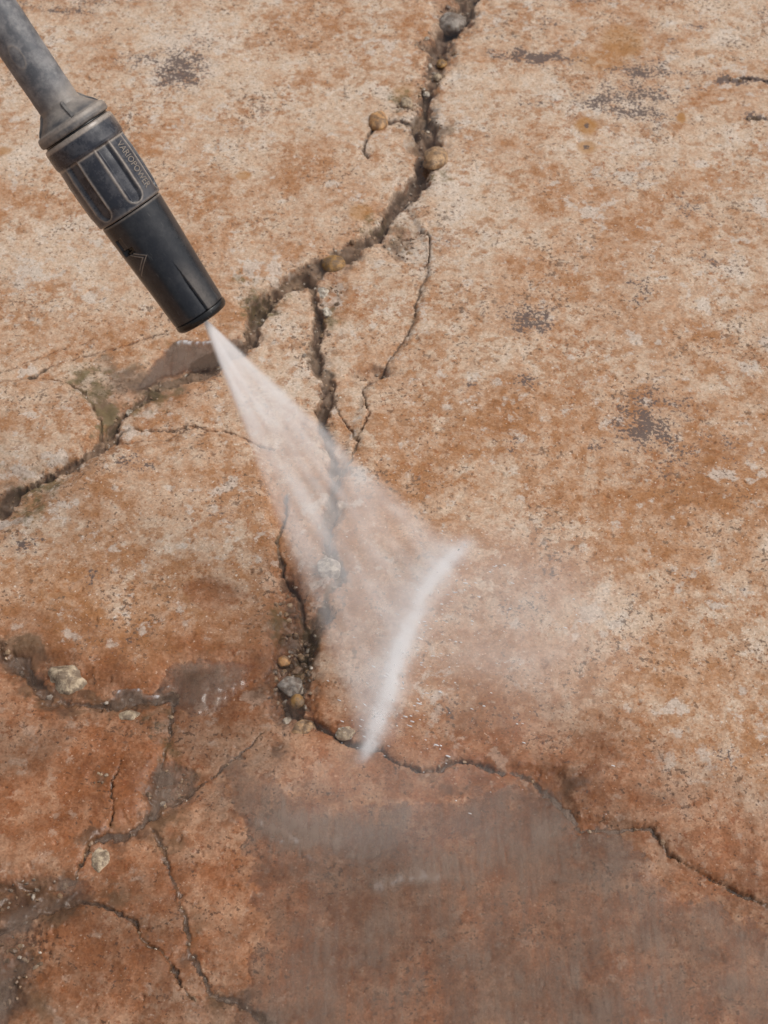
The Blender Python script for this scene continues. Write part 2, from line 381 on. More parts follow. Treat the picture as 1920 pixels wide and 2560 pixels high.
for a in [(1850, 930, 52, 34, .8), (1620, 1015, 24, 26, .7), (1460, 535, 32, 24, .7), (1900, 520, 30, 34, .8), (1820, 1200, 70, 24, .6), (1590, 440, 60, 40, .5), (1640, 700, 40, 20, .5), (1740, 760, 40, 30, .5), (1555, 690, 24, 14, .7), (1380, 710, 30, 14, .6),
          (1760, 415, 20, 14, .8), (60, 690, 60, 50, .7), (30, 430, 40, 40, .6), (640, 680, 60, 34, .8), (870, 470, 90, 40, .35), (1000, 640, 60, 36, .6), (840, 740, 24, 40, .8), (240, 745, 50, 20, .5), (820, 1260, 110, 26, .75), (900, 1190, 50, 22, .7), (690, 1760, 70, 40, .6), (640, 1745, 50, 26, .7),
          (570, 1220, 50, 34, .4), (150, 1270, 60, 40, .5), (30, 1320, 50, 30, .7), (300, 1620, 60, 24, .5), (130, 1160, 110, 20, .6), (40, 1190, 60, 30, .6), (340, 1080, 60, 16, .6), (70, 930, 80, 12, .7), (1240, 1900, 40, 24, .7), (830, 1010, 90, 30, .4), (1330, 1650, 40, 24, .6),
          (1490, 1550, 60, 28, .85), (1690, 1770, 44, 22, .85), (1110, 1550, 30, 14, .8), (1790, 1520, 30, 20, .6), (500, 1760, 60, 40, .4), (500, 300, 200, 70, .3), (1200, 60, 160, 60, .35), (1100, 300, 90, 60, .3), (1820, 200, 90, 60, .35), (900, 100, 110, 60, .35), (300, 620, 160, 60, .3)]:
    pale = np.maximum(pale, spot(a[0], a[1], a[2], a[3], 1.3, 0, 2.5) * a[4])
for a in [(1465, 322, 30, 24, 1.0), (1465, 374, 26, 20, .9), (1703, 300, 12, 14, 1.0), (608, 437, 22, 12, .8), (1555, 110, 60, 44, .6), (1500, 160, 80, 30, .4), (10, 377, 22, 12, .8), (900, 530, 34, 22, .7), (1010, 230, 30, 20, .5)]:
    ochre = np.maximum(ochre, spot(a[0], a[1], a[2], a[3], .5, 0, .6) * a[4])
for c in ((1465, 320, 9, 10), (1465, 375, 9, 8)): stain = np.maximum(stain, spot(*c, .8, 0, .4) * 1.0)

rust = .36 + .31 * ss(-GY, -1.15, -.60) + .48 * fbm(GX, GY, 9, 3, 81)
for a in [(1180, 1090, 260, 120, .28), (1500, 1200, 240, 70, .2), (1290, 1000, 160, 80, .25), (650, 620, 200, 60, .05), (400, 1330, 240, 140, .1), (100, 500, 120, 90, .2), (700, 1280, 80, 160, .2), (560, 1130, 120, 60, .2), (1400, 480, 140, 50, .2), (780, 90, 120, 40, .2),
          (1160, 640, 130, 80, .12), (850, 760, 60, 60, .15), (960, 860, 90, 70, .15), (200, 2000, 200, 120, .2), (300, 2400, 200, 110, .2), (1000, 2300, 400, 120, .08), (1830, 60, 120, 30, .2)]:
    rust += spot(a[0], a[1], a[2], a[3], 1.5, 0, 2) * a[4]

WET = [(-400, 1640), (60, 1560), (230, 1640), (400, 1660), (440, 1590), (560, 1600), (640, 1560), (720, 1480), (780, 1500), (800, 1700), (960, 1800), (1080, 1800), (1250, 1780), (1400, 1800), (1560, 1810), (1640, 1870), (1760, 1950), (1920, 2030), (2500, 2150), (2500, 3400), (-400, 3400)]
wet = np.maximum(poly_mask(WET, .035, 4.0), poly_mask([(-400, 1700), (400, 1820), (700, 1900), (1500, 2000), (1920, 2180), (2600, 2300), (2600, 3400), (-400, 3400)], .05, 4.0))
wet = np.maximum(wet, .75 * poly_mask([(450, 1465), (520, 1450), (600, 1470), (625, 1500), (560, 1535), (520, 1545), (480, 1510)], .003))
wet = np.maximum(wet, .40 * crack); wet = np.maximum(wet, pud)
wet = np.maximum(wet, .6 * spot(720, 1550, 90, 260, 1.0, 0, 2))
wet = np.maximum(wet, .5 * spot(330, 990, 170, 70, 1.2, 10, 2))
wet *= near
mudz = np.zeros((NX, NY), np.float32)
for a in [(330, 950, 120, 50, .75, 18), (265, 1030, 46, 70, .8, 0), (225, 950, 70, 34, .6, 0), (130, 1745, 120, 50, .9, -25), (300, 1755, 190, 30, .9, 0), (60, 1640, 90, 50, .9, -20), (400, 2040, 70, 50, .8, 0), (250, 2110, 80, 40, .7, 0), (60, 2260, 260, 70, .9, 0), (470, 2400, 50, 90, .6, 0), (560, 2500, 120, 50, .6, 0), (40, 2260, 230, 60, .75, 0), (30, 2400, 90, 120, .6, 0), (20, 2500, 170, 90, .8, 0), (420, 1960, 90, 90, .7, 0), (330, 2080, 110, 50, .65, 0), (60, 1670, 150, 46, .75, -20), (250, 1770, 190, 34, .6, 0), (730, 1600, 60, 170, .7, 0), (700, 1720, 90, 60, .55, 0),
          (430, 2090, 60, 70, .55, 0), (480, 2330, 60, 120, .5, 0), (240, 2240, 170, 40, .6, 0), (360, 2330, 60, 60, .5, 0), (1050, 340, 70, 70, .55, 0), (1100, 330, 60, 40, .5, 0), (1010, 560, 90, 30, .5, 25), (880, 650, 110, 26, .5, 25), (290, 930, 120, 70, .5, -15), (420, 960, 110, 40, .55, 20),
          (60, 1220, 110, 60, .55, 25), (640, 760, 60, 80, .55, 0), (1050, 1960, 170, 40, .5, 0), (1400, 1980, 150, 80, .5, 0), (1380, 2030, 90, 60, .45, 0), (700, 1880, 40, 60, .5, 0), (830, 880, 40, 80, .35, 0), (800, 1250, 120, 120, .4, 0), (560, 1830, 60, 60, .4, 0)]:
    mudz = np.maximum(mudz, spot(a[0], a[1], a[2], a[3], 1.3, a[5], 3.0) * a[4])
dirt = np.clip(np.maximum(np.maximum(crack, mudz * (.80 + .9 * np.clip(fbm(GX, GY, 45, 3, 92) + .25, 0, 1))), .62 * rim * (0.62 + 1.2 * np.clip(fbm(GX, GY, 60, 3, 91) + .2, 0, 1))), 0, 1)

V = np.stack([GX, GY, h], -1).reshape(-1, 3)
gme, _ = grid_mesh('ground', V, NX, NY)
color_attr(gme, 'marks_a', np.stack([dirt, moss, wet, rust], -1).reshape(-1, 4))
color_attr(gme, 'marks_b', np.stack([stain, pale, ochre, silt], -1).reshape(-1, 4))


def ground_material():
    g = NT('stained_slab')
    co = g.n('TexCoord').outputs['Object']
    A = g.n('Attribute', attribute_name='marks_a'); B = g.n('Attribute', attribute_name='marks_b')
    sa = g.n('SeparateColor', {0: A.outputs['Color']}); sb = g.n('SeparateColor', {0: B.outputs['Color']})
    dirt_, moss_, wet_ = sa.outputs[0], sa.outputs[1], sa.outputs[2]; rust_ = A.outputs['Alpha']
    stain_, pale_, ochre_ = sb.outputs[0], sb.outputs[1], sb.outputs[2]; crack_ = B.outputs['Alpha']
    n0 = g.noise(co, 8, 4, .6, .4); n1 = g.noise(co, 42, 9, .64, .3); n2 = g.noise(co, 170, 6, .62)
    f = g.math('ADD', g.math('MULTIPLY', n0, .30), g.math('ADD', g.math('MULTIPLY', n1, .42), g.math('MULTIPLY', n2, .28)))
    f = g.math('ADD', f, g.math('MULTIPLY', g.math('SUBTRACT', .55, rust_), .17))
    c = g.ramp(f, [(.36, (.30, .140, .062)), (.43, (.42, .240, .138)), (.49, (.49, .328, .222)), (.55, (.54, .405, .298)), (.63, (.59, .485, .395))])
    # rust that has bled into the face, in crisp edged flecks and patches
    r1 = g.noise(co, 95, 9, .66); r2 = g.noise(co, 17, 4, .6)
    rv = g.math('ADD', r1, g.math('ADD', g.math('MULTIPLY', r2, .45), g.math('MULTIPLY', rust_, .10)))
    c = g.mix(g.math('MULTIPLY', g.sstep(rv, .775, .87), .62), c, (.33, .150, .058))
    r3 = g.noise(co, 260, 5, .66); c = g.mix(g.math('MULTIPLY', g.sstep(g.math('ADD', r3, g.math('MULTIPLY', r2, .3)), .74, .79), .65), c, (.30, .115, .042))
    # grey and white mineral patches
    gp_ = g.noise(co, 78, 9, .66); gq = g.noise(co, 14, 3, .6)
    c = g.mix(g.math('MULTIPLY', g.sstep(g.math('ADD', gp_, g.math('ADD', g.math('MULTIPLY', gq, .35), g.math('MULTIPLY', pale_, .24))), .755, .84), .66), c, (.57, .50, .435))
    ws = g.noise(co, 430, 3, .55); c = g.mix(g.math('MULTIPLY', g.sstep(ws, .665, .70), .7), c, (.70, .63, .55))
    # sand grain
    vo = g.n('TexVoronoi', {'Vector': co, 'Scale': 850}); vs = g.n('SeparateColor', {0: vo.outputs['Color']})
    c = g.mix(1.0, c, g.mix(vs.outputs[0], (.80, .78, .76), (1.13, 1.13, 1.13)), 'MULTIPLY')
    # dark flecks and pits
    df = g.noise(co, 330, 4, .6); dm = g.noise(co, 21, 4, .6)
    dv = g.math('ADD', df, g.math('MULTIPLY', dm, .42))
    c = g.mix(g.math('MULTIPLY', g.sstep(dv, .832, .865), .75), c, (.105, .066, .045))
    df2 = g.noise(co, 130, 5, .6); c = g.mix(g.math('MULTIPLY', g.sstep(g.math('ADD', df2, g.math('MULTIPLY', dm, .4)), .855, .895), .6), c, (.15, .10, .072))
    c = g.mix(g.math('MULTIPLY', ochre_, .75), c, (.36, .17, .045))
    # black lichen crust, broken up into crumbs
    sn = g.noise(co, 420, 5, .62, .2); sn2 = g.noise(co, 85, 5, .62, .3)
    sv = g.math('ADD', g.math('MULTIPLY', stain_, .228), g.math('ADD', g.math('MULTIPLY', sn, .64), g.math('MULTIPLY', sn2, .36)))
    gate = g.sstep(stain_, .03, .25)
    c = g.mix(g.math('MULTIPLY', g.math('MULTIPLY', g.sstep(sv, .628, .69), gate), .88), c, (.050, .042, .038))
    c = g.mix(g.math('MULTIPLY', g.math('MULTIPLY', g.sstep(sv, .56, .74), gate), .38), c, (.23, .16, .14))
    # silt in the cracks, moss beside them
    dn = g.noise(co, 130, 7, .7); dl = g.noise(co, 28, 4, .6)
    mud = g.mix(g.sstep(dn, .35, .65), g.mix(g.sstep(dl, .4, .6), (.085, .057, .040), (.125, .090, .052)), g.mix(g.sstep(dl, .4, .6), (.19, .130, .090), (.26, .190, .125)))
    mud = g.mix(g.math('MULTIPLY', g.sstep(g.math('ADD', crack_, g.math('MULTIPLY', g.math('SUBTRACT', dn, .5), .8)), .3, .8), .8), mud, g.mix(dn, (.13, .088, .058), (.34, .245, .165)))
    c = g.mix(g.math('MULTIPLY', g.sstep(g.math('ADD', dirt_, g.math('MULTIPLY', g.math('SUBTRACT', dn, .5), 1.0)), .25, .80), .85), c, mud)
    mn = g.noise(co, 130, 6, .7)
    c = g.mix(g.math('MULTIPLY', g.sstep(g.math('ADD', moss_, g.math('MULTIPLY', g.math('SUBTRACT', mn, .5), 2.2)), .30, .85), .62), c, g.mix(mn, (.052, .046, .013), (.17, .14, .055)))
    # wet stone is darker and richer
    wn = g.noise(co, 13, 7, .66, .4)
    c = g.mix(g.math('MULTIPLY', wet_, .95), c, g.mix(1.0, c, g.mix(g.sstep(wn, .38, .62), (.44, .335, .275), (.74, .535, .415)), 'MULTIPLY'))
    rough = g.math('SUBTRACT', .9, g.math('MULTIPLY', wet_, g.math('ADD', .18, g.math('MULTIPLY', n1, .35))))
    rough = g.math('SUBTRACT', rough, g.math('MULTIPLY', g.math('MULTIPLY', dirt_, wet_), .38))
    bs = vo.outputs['Distance']; bm = g.noise(co, 260, 5, .6)
    bmp = g.n('Bump', {'Height': g.math('ADD', g.math('MULTIPLY', bs, .35), bm), 'Distance': .0006, 'Strength': .45})
    p = g.n('BsdfPrincipled', {'Base Color': c, 'Roughness': rough, 'Normal': bmp.outputs[0], 'IOR': 1.36})
    g.t.links.new(p.outputs[0], g.out.inputs[0])
    return g.m


ground = link('ground', gme, ground_material()); tag(ground, kind='structure')


def ground_z(x, y):
    i = int(np.clip(np.searchsorted(xs, x), 1, NX - 1)); j = int(np.clip(np.searchsorted(ys, y), 1, NY - 1))
    return float(h[i, j])


def base_z(x, y):
    i = int(np.clip(np.searchsorted(xs, x), 1, NX - 1)); j = int(np.clip(np.searchsorted(ys, y), 1, NY - 1))
    return float(base[i, j])


# ------------------------------------------------------------------ muddy water lying on the slab
core = (slice(nex, NX - nex, 2), slice(ney, NY - ney, 2))
wx, wy = GX[core], GY[core]; bx = base[core]
L = np.full(wx.shape, -.03); conc = np.zeros(wx.shape)
def pm(poly, soft, warp=3.0): return poly_mask(poly, soft, warp)[core].astype(np.float64)


# the sheet of run-off below the scour line, and how much silt it carries where
SHEET = [(520, 1840), (700, 1880), (800, 1960), (900, 1965), (1060, 1955), (1180, 1930), (1400, 1915), (1450, 2010), (1600, 2070), (1650, 2095), (1700, 2180), (1920, 2265), (2400, 2420), (2400, 3000), (500, 3000), (520, 2500), (600, 2300), (560, 2100), (500, 1980)]
L = np.maximum(L, .0011 - .006 * (1 - pm(SHEET, .03)))
SILT = [([(500, 1850), (620, 1830), (720, 1880), (800, 1970), (900, 1965), (1060, 1955), (1180, 1930), (1400, 1900), (1450, 2010), (1600, 2070), (1690, 2150), (1920, 2265), (1960, 2330), (1600, 2290), (1300, 2250), (1060, 2215), (900, 2230), (780, 2190), (690, 2140), (600, 2090), (520, 1980)], .045, 1.0),
        ([(1000, 2180), (1300, 2230), (1600, 2280), (2000, 2350), (2100, 2700), (1200, 2700), (1060, 2480)], .07, .85),
        ([(620, 2230), (1000, 2230), (1100, 2500), (900, 2700), (600, 2650)], .07, .75),
        ([(520, 1850), (700, 1880), (780, 1960), (700, 2020), (600, 2000)], .04, .6)]
for poly, soft, k in SILT: conc = np.maximum(conc, k * pm(poly, soft, 5.0))
for poly, lvl, soft, k in (([(416, 1652), (500, 1640), (564, 1660), (600, 1700), (540, 1750), (440, 1750), (420, 1700)], .0050, .020, .55), ([(1420, 1800), (1540, 1790), (1700, 1880), (1640, 1930), (1500, 1900)], .0040, .04, .45), ([(-100, 2440), (60, 2420), (140, 2500), (200, 2700), (-100, 2700)], .0008, .03, .5)):
    m_ = pm(poly, soft); L = np.maximum(L, lvl - .006 * (1 - m_)); conc = np.maximum(conc, k * pm(poly, soft * 1.5, 4.0))
for pts, lvl in ((F1, -.0006), (G1, -.0014), (G2, -.0016), (H1, -.0012)):
    P = [g2(p[0], p[1]) for p in pts]; wmx = max(p[2] for p in pts) * mm(*pts[0][:2])[0]
    d = np.full(wx.shape, 9.0)
    for a, b in zip(P[:-1], P[1:]): d = np.minimum(d, seg_dist(wx, wy, a, b)[0])
    L = np.maximum(L, lvl - .006 * ss(d, wmx * .9, wmx * 2.0)); conc = np.maximum(conc, .35 * (1 - ss(d, wmx, wmx * 2)))
pud_ = pm(PUD, .006, 1.0); L = np.maximum(L, -.0006 - .006 * (1 - pud_)); conc = np.maximum(conc, .75 * pud_)
FL = L > -.02
# sky glints painted pale on ripple crests, puddle rim and channel, with some foam
foam_glint = np.zeros(wx.shape)
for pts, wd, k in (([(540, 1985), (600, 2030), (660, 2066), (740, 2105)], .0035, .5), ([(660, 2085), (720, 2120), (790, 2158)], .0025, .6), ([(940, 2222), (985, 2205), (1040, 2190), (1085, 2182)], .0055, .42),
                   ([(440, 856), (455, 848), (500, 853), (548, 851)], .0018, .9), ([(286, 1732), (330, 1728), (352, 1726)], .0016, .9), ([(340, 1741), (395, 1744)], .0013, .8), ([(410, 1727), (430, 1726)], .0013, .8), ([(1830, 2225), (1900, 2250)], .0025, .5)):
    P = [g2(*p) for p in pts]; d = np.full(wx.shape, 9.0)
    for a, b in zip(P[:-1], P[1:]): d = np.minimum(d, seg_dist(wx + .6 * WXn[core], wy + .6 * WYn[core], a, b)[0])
    foam_glint = np.maximum(foam_glint, (k if wd < .002 else .62 * k) * np.exp(-(d / wd) ** 2) * np.clip(.55 + 1.5 * fbm(wx, wy * .45, 190, 4, 201, .65), 0, 1.2))
L += np.where(L > .0003, 1, 0) * .00045 * fbm(wx, wy, 28, 2, 103)
# standing wavelets along the leading edge of the sheet
for pts in ([(640, 2058), (700, 2090), (760, 2120), (800, 2160)], [(935, 2218), (985, 2200), (1040, 2190), (1085, 2186)], [(700, 2040), (760, 2080), (830, 2110)]):
    P = [g2(*p) for p in pts]; d = np.full(wx.shape, 9.0)
    for a, b in zip(P[:-1], P[1:]): d = np.minimum(d, seg_dist(wx + WXn[core], wy + WYn[core], a, b)[0])
    L += .0007 * np.exp(-(d / .0030) ** 2); conc += .5 * np.exp(-(d / .006) ** 2)
for pts in ([(440, 856), (455, 848), (500, 853), (548, 851)], [(286, 1732), (330, 1728), (352, 1726)], [(340, 1741), (395, 1744)], [(410, 1727), (430, 1726)]):
    P = [g2(*p) for p in pts]; d = np.full(wx.shape, 9.0)
    for a, b in zip(P[:-1], P[1:]): d = np.minimum(d, seg_dist(wx + .4 * WXn[core], wy + .4 * WYn[core], a, b)[0])
    L += .0022 * np.exp(-(d / .0016) ** 2)
Wz = bx + L
depth = Wz - h[core]
WV = np.stack([wx, wy, Wz], -1).reshape(-1, 3)
msk = (depth > -.0002).reshape(-1)
wme, used = grid_mesh('water', WV, wx.shape[0], wx.shape[1], mask=msk)
dd = np.clip(depth, 0, .02).reshape(-1)[used]; cc = conc.reshape(-1)[used]
color_attr(wme, 'depth', np.stack([dd * 100, cc, foam_glint.reshape(-1)[used], dd * 0 + 1], -1))


def water_material():
    g = NT('silty_water')
    co = g.n('TexCoord').outputs['Object']
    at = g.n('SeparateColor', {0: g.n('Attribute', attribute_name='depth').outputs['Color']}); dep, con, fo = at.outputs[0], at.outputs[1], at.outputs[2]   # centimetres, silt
    st = g.noise(g.n('Mapping', {'Vector': co, 'Scale': (1, .13, 1)}).outputs[0], 190, 6, .66, .3); st2 = g.noise(co, 26, 4, .6, .5)
    den = g.math('MULTIPLY', g.math('MULTIPLY', g.sstep(st, .3, .7, .35, 1.6), g.sstep(st2, .34, .66, .35, 1.5)), con)
    turb = g.math('SUBTRACT', 1.0, g.math('EXPONENT', g.math('MULTIPLY', g.math('MULTIPLY', g.math('ADD', dep, .03), den), -6.0)))
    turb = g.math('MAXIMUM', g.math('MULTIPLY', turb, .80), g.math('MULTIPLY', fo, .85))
    cl = g.noise(co, 18, 4, .6); col = g.mix(g.sstep(dep, .22, .50), g.mix(cl, (.205, .142, .106), (.285, .212, .166)), g.mix(cl, (.085, .055, .038), (.14, .095, .068)))
    col = g.mix(g.sstep(fo, .1, .8), col, (.66, .64, .64))  # crest glints and foam go into the water colour as white
    b1 = g.noise(co, 140, 3, .55)
    nrm = g.n('Bump', {'Height': b1, 'Distance': .0004, 'Strength': .2}).outputs[0]
    body = g.n('MixShader', {0: turb, 1: g.n('BsdfTransparent'), 2: g.n('BsdfDiffuse', {'Color': col, 'Normal': nrm})})
    fr = g.n('Fresnel', {'IOR': 1.33, 'Normal': nrm})
    top = g.n('MixShader', {0: fr, 1: body, 2: g.n('BsdfGlossy', {'Roughness': .13, 'Normal': nrm, 'Color': (1, 1, 1)})})
    g.t.links.new(top.outputs[0], g.out.inputs[0])
    return g.m


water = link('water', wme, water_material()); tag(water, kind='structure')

# ------------------------------------------------------------------ pebbles and grit
def stone_material(name, ca, cb, rough=.6, scale=160):
    g = NT(name)
    oi = g.n('TexCoord').outputs['Object']
    n = g.noise(oi, scale, 7, .68, .4); n2 = g.noise(oi, scale * 4, 4, .6)
    c = g.mix(g.sstep(n, .36, .64), ca, cb)
    c = g.mix(g.math('MULTIPLY', g.sstep(n2, .6, .72), .5), c, tuple(x * .45 for x in ca))
    md = g.noise(g.n('NewGeometry').outputs['Position'], 210, 6, .68)
    c = g.mix(g.math('MULTIPLY', g.sstep(md, .44, .58), .72), c, (.135, .090, .060))
    b = g.n('Bump', {'Height': g.math('ADD', n2, n), 'Distance': .0009, 'Strength': .7}).outputs[0]
    p = g.n('BsdfPrincipled', {'Base Color': c, 'Roughness': rough, 'Normal': b})
    g.t.links.new(p.outputs[0], g.out.inputs[0])
    return g.m


STONE = {
    'orange': stone_material('orange_stone', (.40, .19, .065), (.62, .36, .16), .45),
    'tan': stone_material('tan_stone', (.30, .17, .08), (.52, .34, .19), .6),
    'ochre': stone_material('ochre_stone', (.22, .115, .03), (.40, .22, .07), .4),
    'white': stone_material('white_stone', (.48, .41, .32), (.74, .68, .58), .6),
    'cream': stone_material('cream_stone', (.30, .22, .14), (.58, .46, .32), .7),
    'grey': stone_material('grey_stone', (.17, .145, .125), (.40, .35, .30), .7),
    'brown': stone_material('brown_stone', (.13, .085, .055), (.27, .18, .12), .5),
}


def stone_mesh(name, rx, ry, rz, seed, lump=.22, angular=0.0):
    bm = bmesh.new(); bmesh.ops.create_icosphere(bm, subdivisions=4, radius=1)
    P = np.array([v.co[:] for v in bm.verts])
    n = fbm(P[:, 0] + seed * 7.1, P[:, 1] + P[:, 2] * .9, 1.1, 3, seed) + .7 * fbm(P[:, 2] + seed * 3.3, P[:, 0] - P[:, 1] * .7, 1.3, 3, seed + 5)
    k = 1 + lump * n
    if angular:
        rs = np.random.RandomState(seed); nr = rs.normal(size=(9, 3)); nr /= np.linalg.norm(nr, axis=1)[:, None]
        lim = 1 - angular * rs.rand(9); t = (P @ nr.T); t = np.where(t > 1e-3, lim / np.maximum(t, 1e-3), 9).min(1)
        k = np.minimum(k, t)
    P = P * k[:, None] * np.array([rx, ry, rz])
    for v, p in zip(bm.verts, P): v.co = p
    me = bpy.data.meshes.new(name); bm.to_mesh(me); bm.free(); me.shade_smooth()
    return me


# px, py, radii px (across, away on the ground), material, lump, angular, sink, turn, label
PEBBLES = [
    ('pebble', 945, 300, 25, 24, 'orange', .10, 0, .16, 10, 'smooth round orange pebble at the left end of the short side crack'),
    ('pebble', 1090, 410, 31, 26, 'tan', .22, .3, .22, -15, 'angular tan and rust pebble wedged in the bend of the main crack'),
    ('pebble', 834, 656, 30, 20, 'ochre', .1, .1, .25, 20, 'flat oval ochre pebble lying in the widest part of the long crack'),
    ('pebble', 1130, 48, 36, 40, 'grey', .22, .15, .55, 0, 'large grey stone sunk in the crack at the top edge'),
    ('pebble', 1104, 162, 13, 11, 'ochre', .2, .2, .3, 0, 'small golden pebble in the upper crack just above a pale one'),
    ('pebble', 1094, 194, 11, 9, 'cream', .2, .2, .3, 0, 'small pale pebble in the upper crack just below a golden one'),
    ('pebble', 1018, 250, 15, 13, 'cream', .25, .2, .35, 0, 'cream pebble beside the main crack above the round orange pebble'),
    ('pebble', 1066, 228, 9, 8, 'white', .2, .2, .3, 0, 'tiny white pebble in the narrow neck of the main crack'),
    ('stone_chip', 823, 1427, 31, 27, 'white', .2, .35, .3, 20, 'white angular stone chip seen through the spray'),
    ('stone_chip', 727, 1708, 34, 28, 'grey', .32, .35, .5, 30, 'rough grey stone lump above a dark hole in the muddy hollow'),
    ('pebble', 742, 1750, 20, 21, 'ochre', .15, .1, .35, 0, 'wet rust brown pebble just right of the dark hole'),
    ('stone_chip', 718, 1798, 11, 9, 'white', .2, .4, .2, 20, 'small bright white chip at the left tip of the black crack'),
    ('stone_chip', 862, 1838, 25, 18, 'cream', .25, .3, .4, -15, 'cream stone chip on the crack edge beside the foot of the spray'),
    ('pebble', 709, 1645, 17, 14, 'orange', .15, .1, .35, 0, 'small orange pebble in the muddy hollow by the green moss'),
    ('pebble', 755, 1815, 34, 24, 'tan', .34, .3, .62, 15, 'lumpy tan stone under the bend of the black crack'),
    ('stone_chip', 168, 1693, 62, 40, 'cream', .3, .2, .62, -32, 'long crumbly cream stone beside the muddy channel on the left'),
    ('stone_chip', 318, 1795, 34, 16, 'cream', .3, .2, .6, 0, 'cream stone flake just below the muddy channel with the shining edge'),
    ('stone_chip', 248, 2152, 30, 46, 'cream', .25, .35, .65, 15, 'cream wedge shaped stone sunk in wet brown slab at lower left'),
    ('stone_chip', 806, 728, 17, 20, 'white', .3, .3, .45, 0, 'white crumbly chip at the top of the branch crack below the long crack'),
    ('stone_chip', 818, 775, 12, 20, 'white', .3, .3, .5, 20, 'narrow white chip lodged lower down in the branch crack'),
    ('stone_chip', 320, 1022, 12, 9, 'white', .3, .3, .4, 0, 'small white chip by the mossy black gap on the left'),
]
for nm, px, py, rx, ry, mt, lump, ang, sink, turn, lab in PEBBLES:
    c = g2(px, py); mx, my = mm(px, py)
    a, b = rx * mx, ry * mx * 1.0 if ry >= rx else ry * my
    z = min(a, b) * .7; zr = max(ground_z(*c), base_z(*c) - .0035)
    o = link(nm, stone_mesh(nm, a, b, z, (px * 7 + py) % 991, lump, ang), STONE[mt])
    o.location = (c[0], c[1], zr + z * (1 - 2 * min(.74, sink + .10))); o.rotation_euler = (random.uniform(-.15, .15), random.uniform(-.15, .15), RAD(turn))
    tag(o, lab, 'pebble' if nm == 'pebble' else 'stone', 'pebbles and chips lodged in the cracks')

# loose grit that has collected in the cracks: too many grains to count
gr = bmesh.new()
ci, cj = np.where((crack > .75) & (near > .9)); pick = np.random.RandomState(5).choice(len(ci), 600, replace=False)
hi, hj = np.where((rim > .6) & (crack < .3) & (near > .9)); pk2 = np.random.RandomState(6).choice(len(hi), 500, replace=False)
spots_ = [(ci[k], cj[k]) for k in pick] + [(hi[k], hj[k]) for k in pk2]
pk3 = np.random.RandomState(8); li, lj = np.where((spot(735, 1680, 62, 120, .6) > .5) & (near > .9)); pk3 = pk3.choice(len(li), 80, replace=False)
spots_ += [(li[k], lj[k]) for k in pk3]; nbig = len(spots_) - 80
layers = gr.loops.layers.float_color.new('grain')
for q_, (i, j) in enumerate(spots_):
    r = random.choice((.0007, .0009, .0011, .0013, .0018)) * random.uniform(.7, 1.3) * (1.3 if q_ >= nbig else 1)
    m = Matrix.Translation((GX[i, j], GY[i, j], h[i, j] + r * .05)) @ Matrix.Rotation(random.uniform(0, 6.28), 4, Vector((random.random(), random.random(), random.random() + .1)).normalized()) @ Matrix.Diagonal((r * random.uniform(.8, 1.5), r, r * random.uniform(.5, .9), 1))
    res = bmesh.ops.create_icosphere(gr, subdivisions=1, radius=1, matrix=m)
    sh = random.random()
    fs = {f for v in res['verts'] for f in v.link_faces}
    for f in fs:
        for l in f.loops: l[layers] = (sh, sh, sh, 1)
    for v in res['verts']: v.co += Vector((random.uniform(-1, 1), random.uniform(-1, 1), random.uniform(-1, 1))) * r * .18
grm = bpy.data.meshes.new('grit'); gr.to_mesh(grm); gr.free()
g = NT('grit')
gc = g.ramp(g.n('Attribute', attribute_name='grain').outputs['Color'], [(.0, (.10, .065, .04)), (.35, (.24, .15, .09)), (.6, (.36, .24, .14)), (.85, (.22, .17, .13)), (1.0, (.62, .54, .44))])
gpr = g.n('BsdfPrincipled', {'Base Color': gc, 'Roughness': .4}); g.t.links.new(gpr.outputs[0], g.out.inputs[0])
tag(link('grit', grm, g.m), kind='stuff', label='loose grit and crumbs of stone gathered in the cracks', cat='grit')

# ------------------------------------------------------------------ spray lance
TIP_PX, BACK_PX = (509.0, 797.0), (146.0, 259.0)
D_T, D_B = 1.027, 0.985
PT = CAM + ray(*TIP_PX) * D_T; PB = CAM + ray(*BACK_PX) * D_B
PLEN = math.hypot(BACK_PX[0] - TIP_PX[0], BACK_PX[1] - TIP_PX[1])
AX = (PB - PT) / np.linalg.norm(PB - PT)                       # from the tip back along the lance
VIEW = CAM - (PT + PB) / 2; E0 = VIEW - AX * VIEW.dot(AX); E0 /= np.linalg.norm(E0)   # towards the photographer
E1 = np.cross(AX, E0)
if E1.dot(UP) < 0: E1 = -E1                                     # up-right side
BL = np.linalg.norm(PB - PT)


def s_of(p):
    q = p / PLEN; lam = q * D_T / (D_B + q * (D_T - D_B)); return lam * BL


def px_of(p):
    q = p / PLEN; lam = q * D_T / (D_B + q * (D_T - D_B)); return ((1 - lam) * D_T + lam * D_B) / FPX


LM = Matrix(((*[E0[k] for k in range(3)],), (*[E1[k] for k in range(3)],), (*[AX[k] for k in range(3)],))).transposed().to_4x4()
LM.translation = Vector(PT)
lance = bpy.data.objects.new('pressure_washer_lance', None); COL.objects.link(lance); lance.matrix_world = LM
lance.empty_display_size = .05
tag(lance, 'dusty dark grey pressure washer lance with ribbed grip pointing down to the right', 'pressure washer')


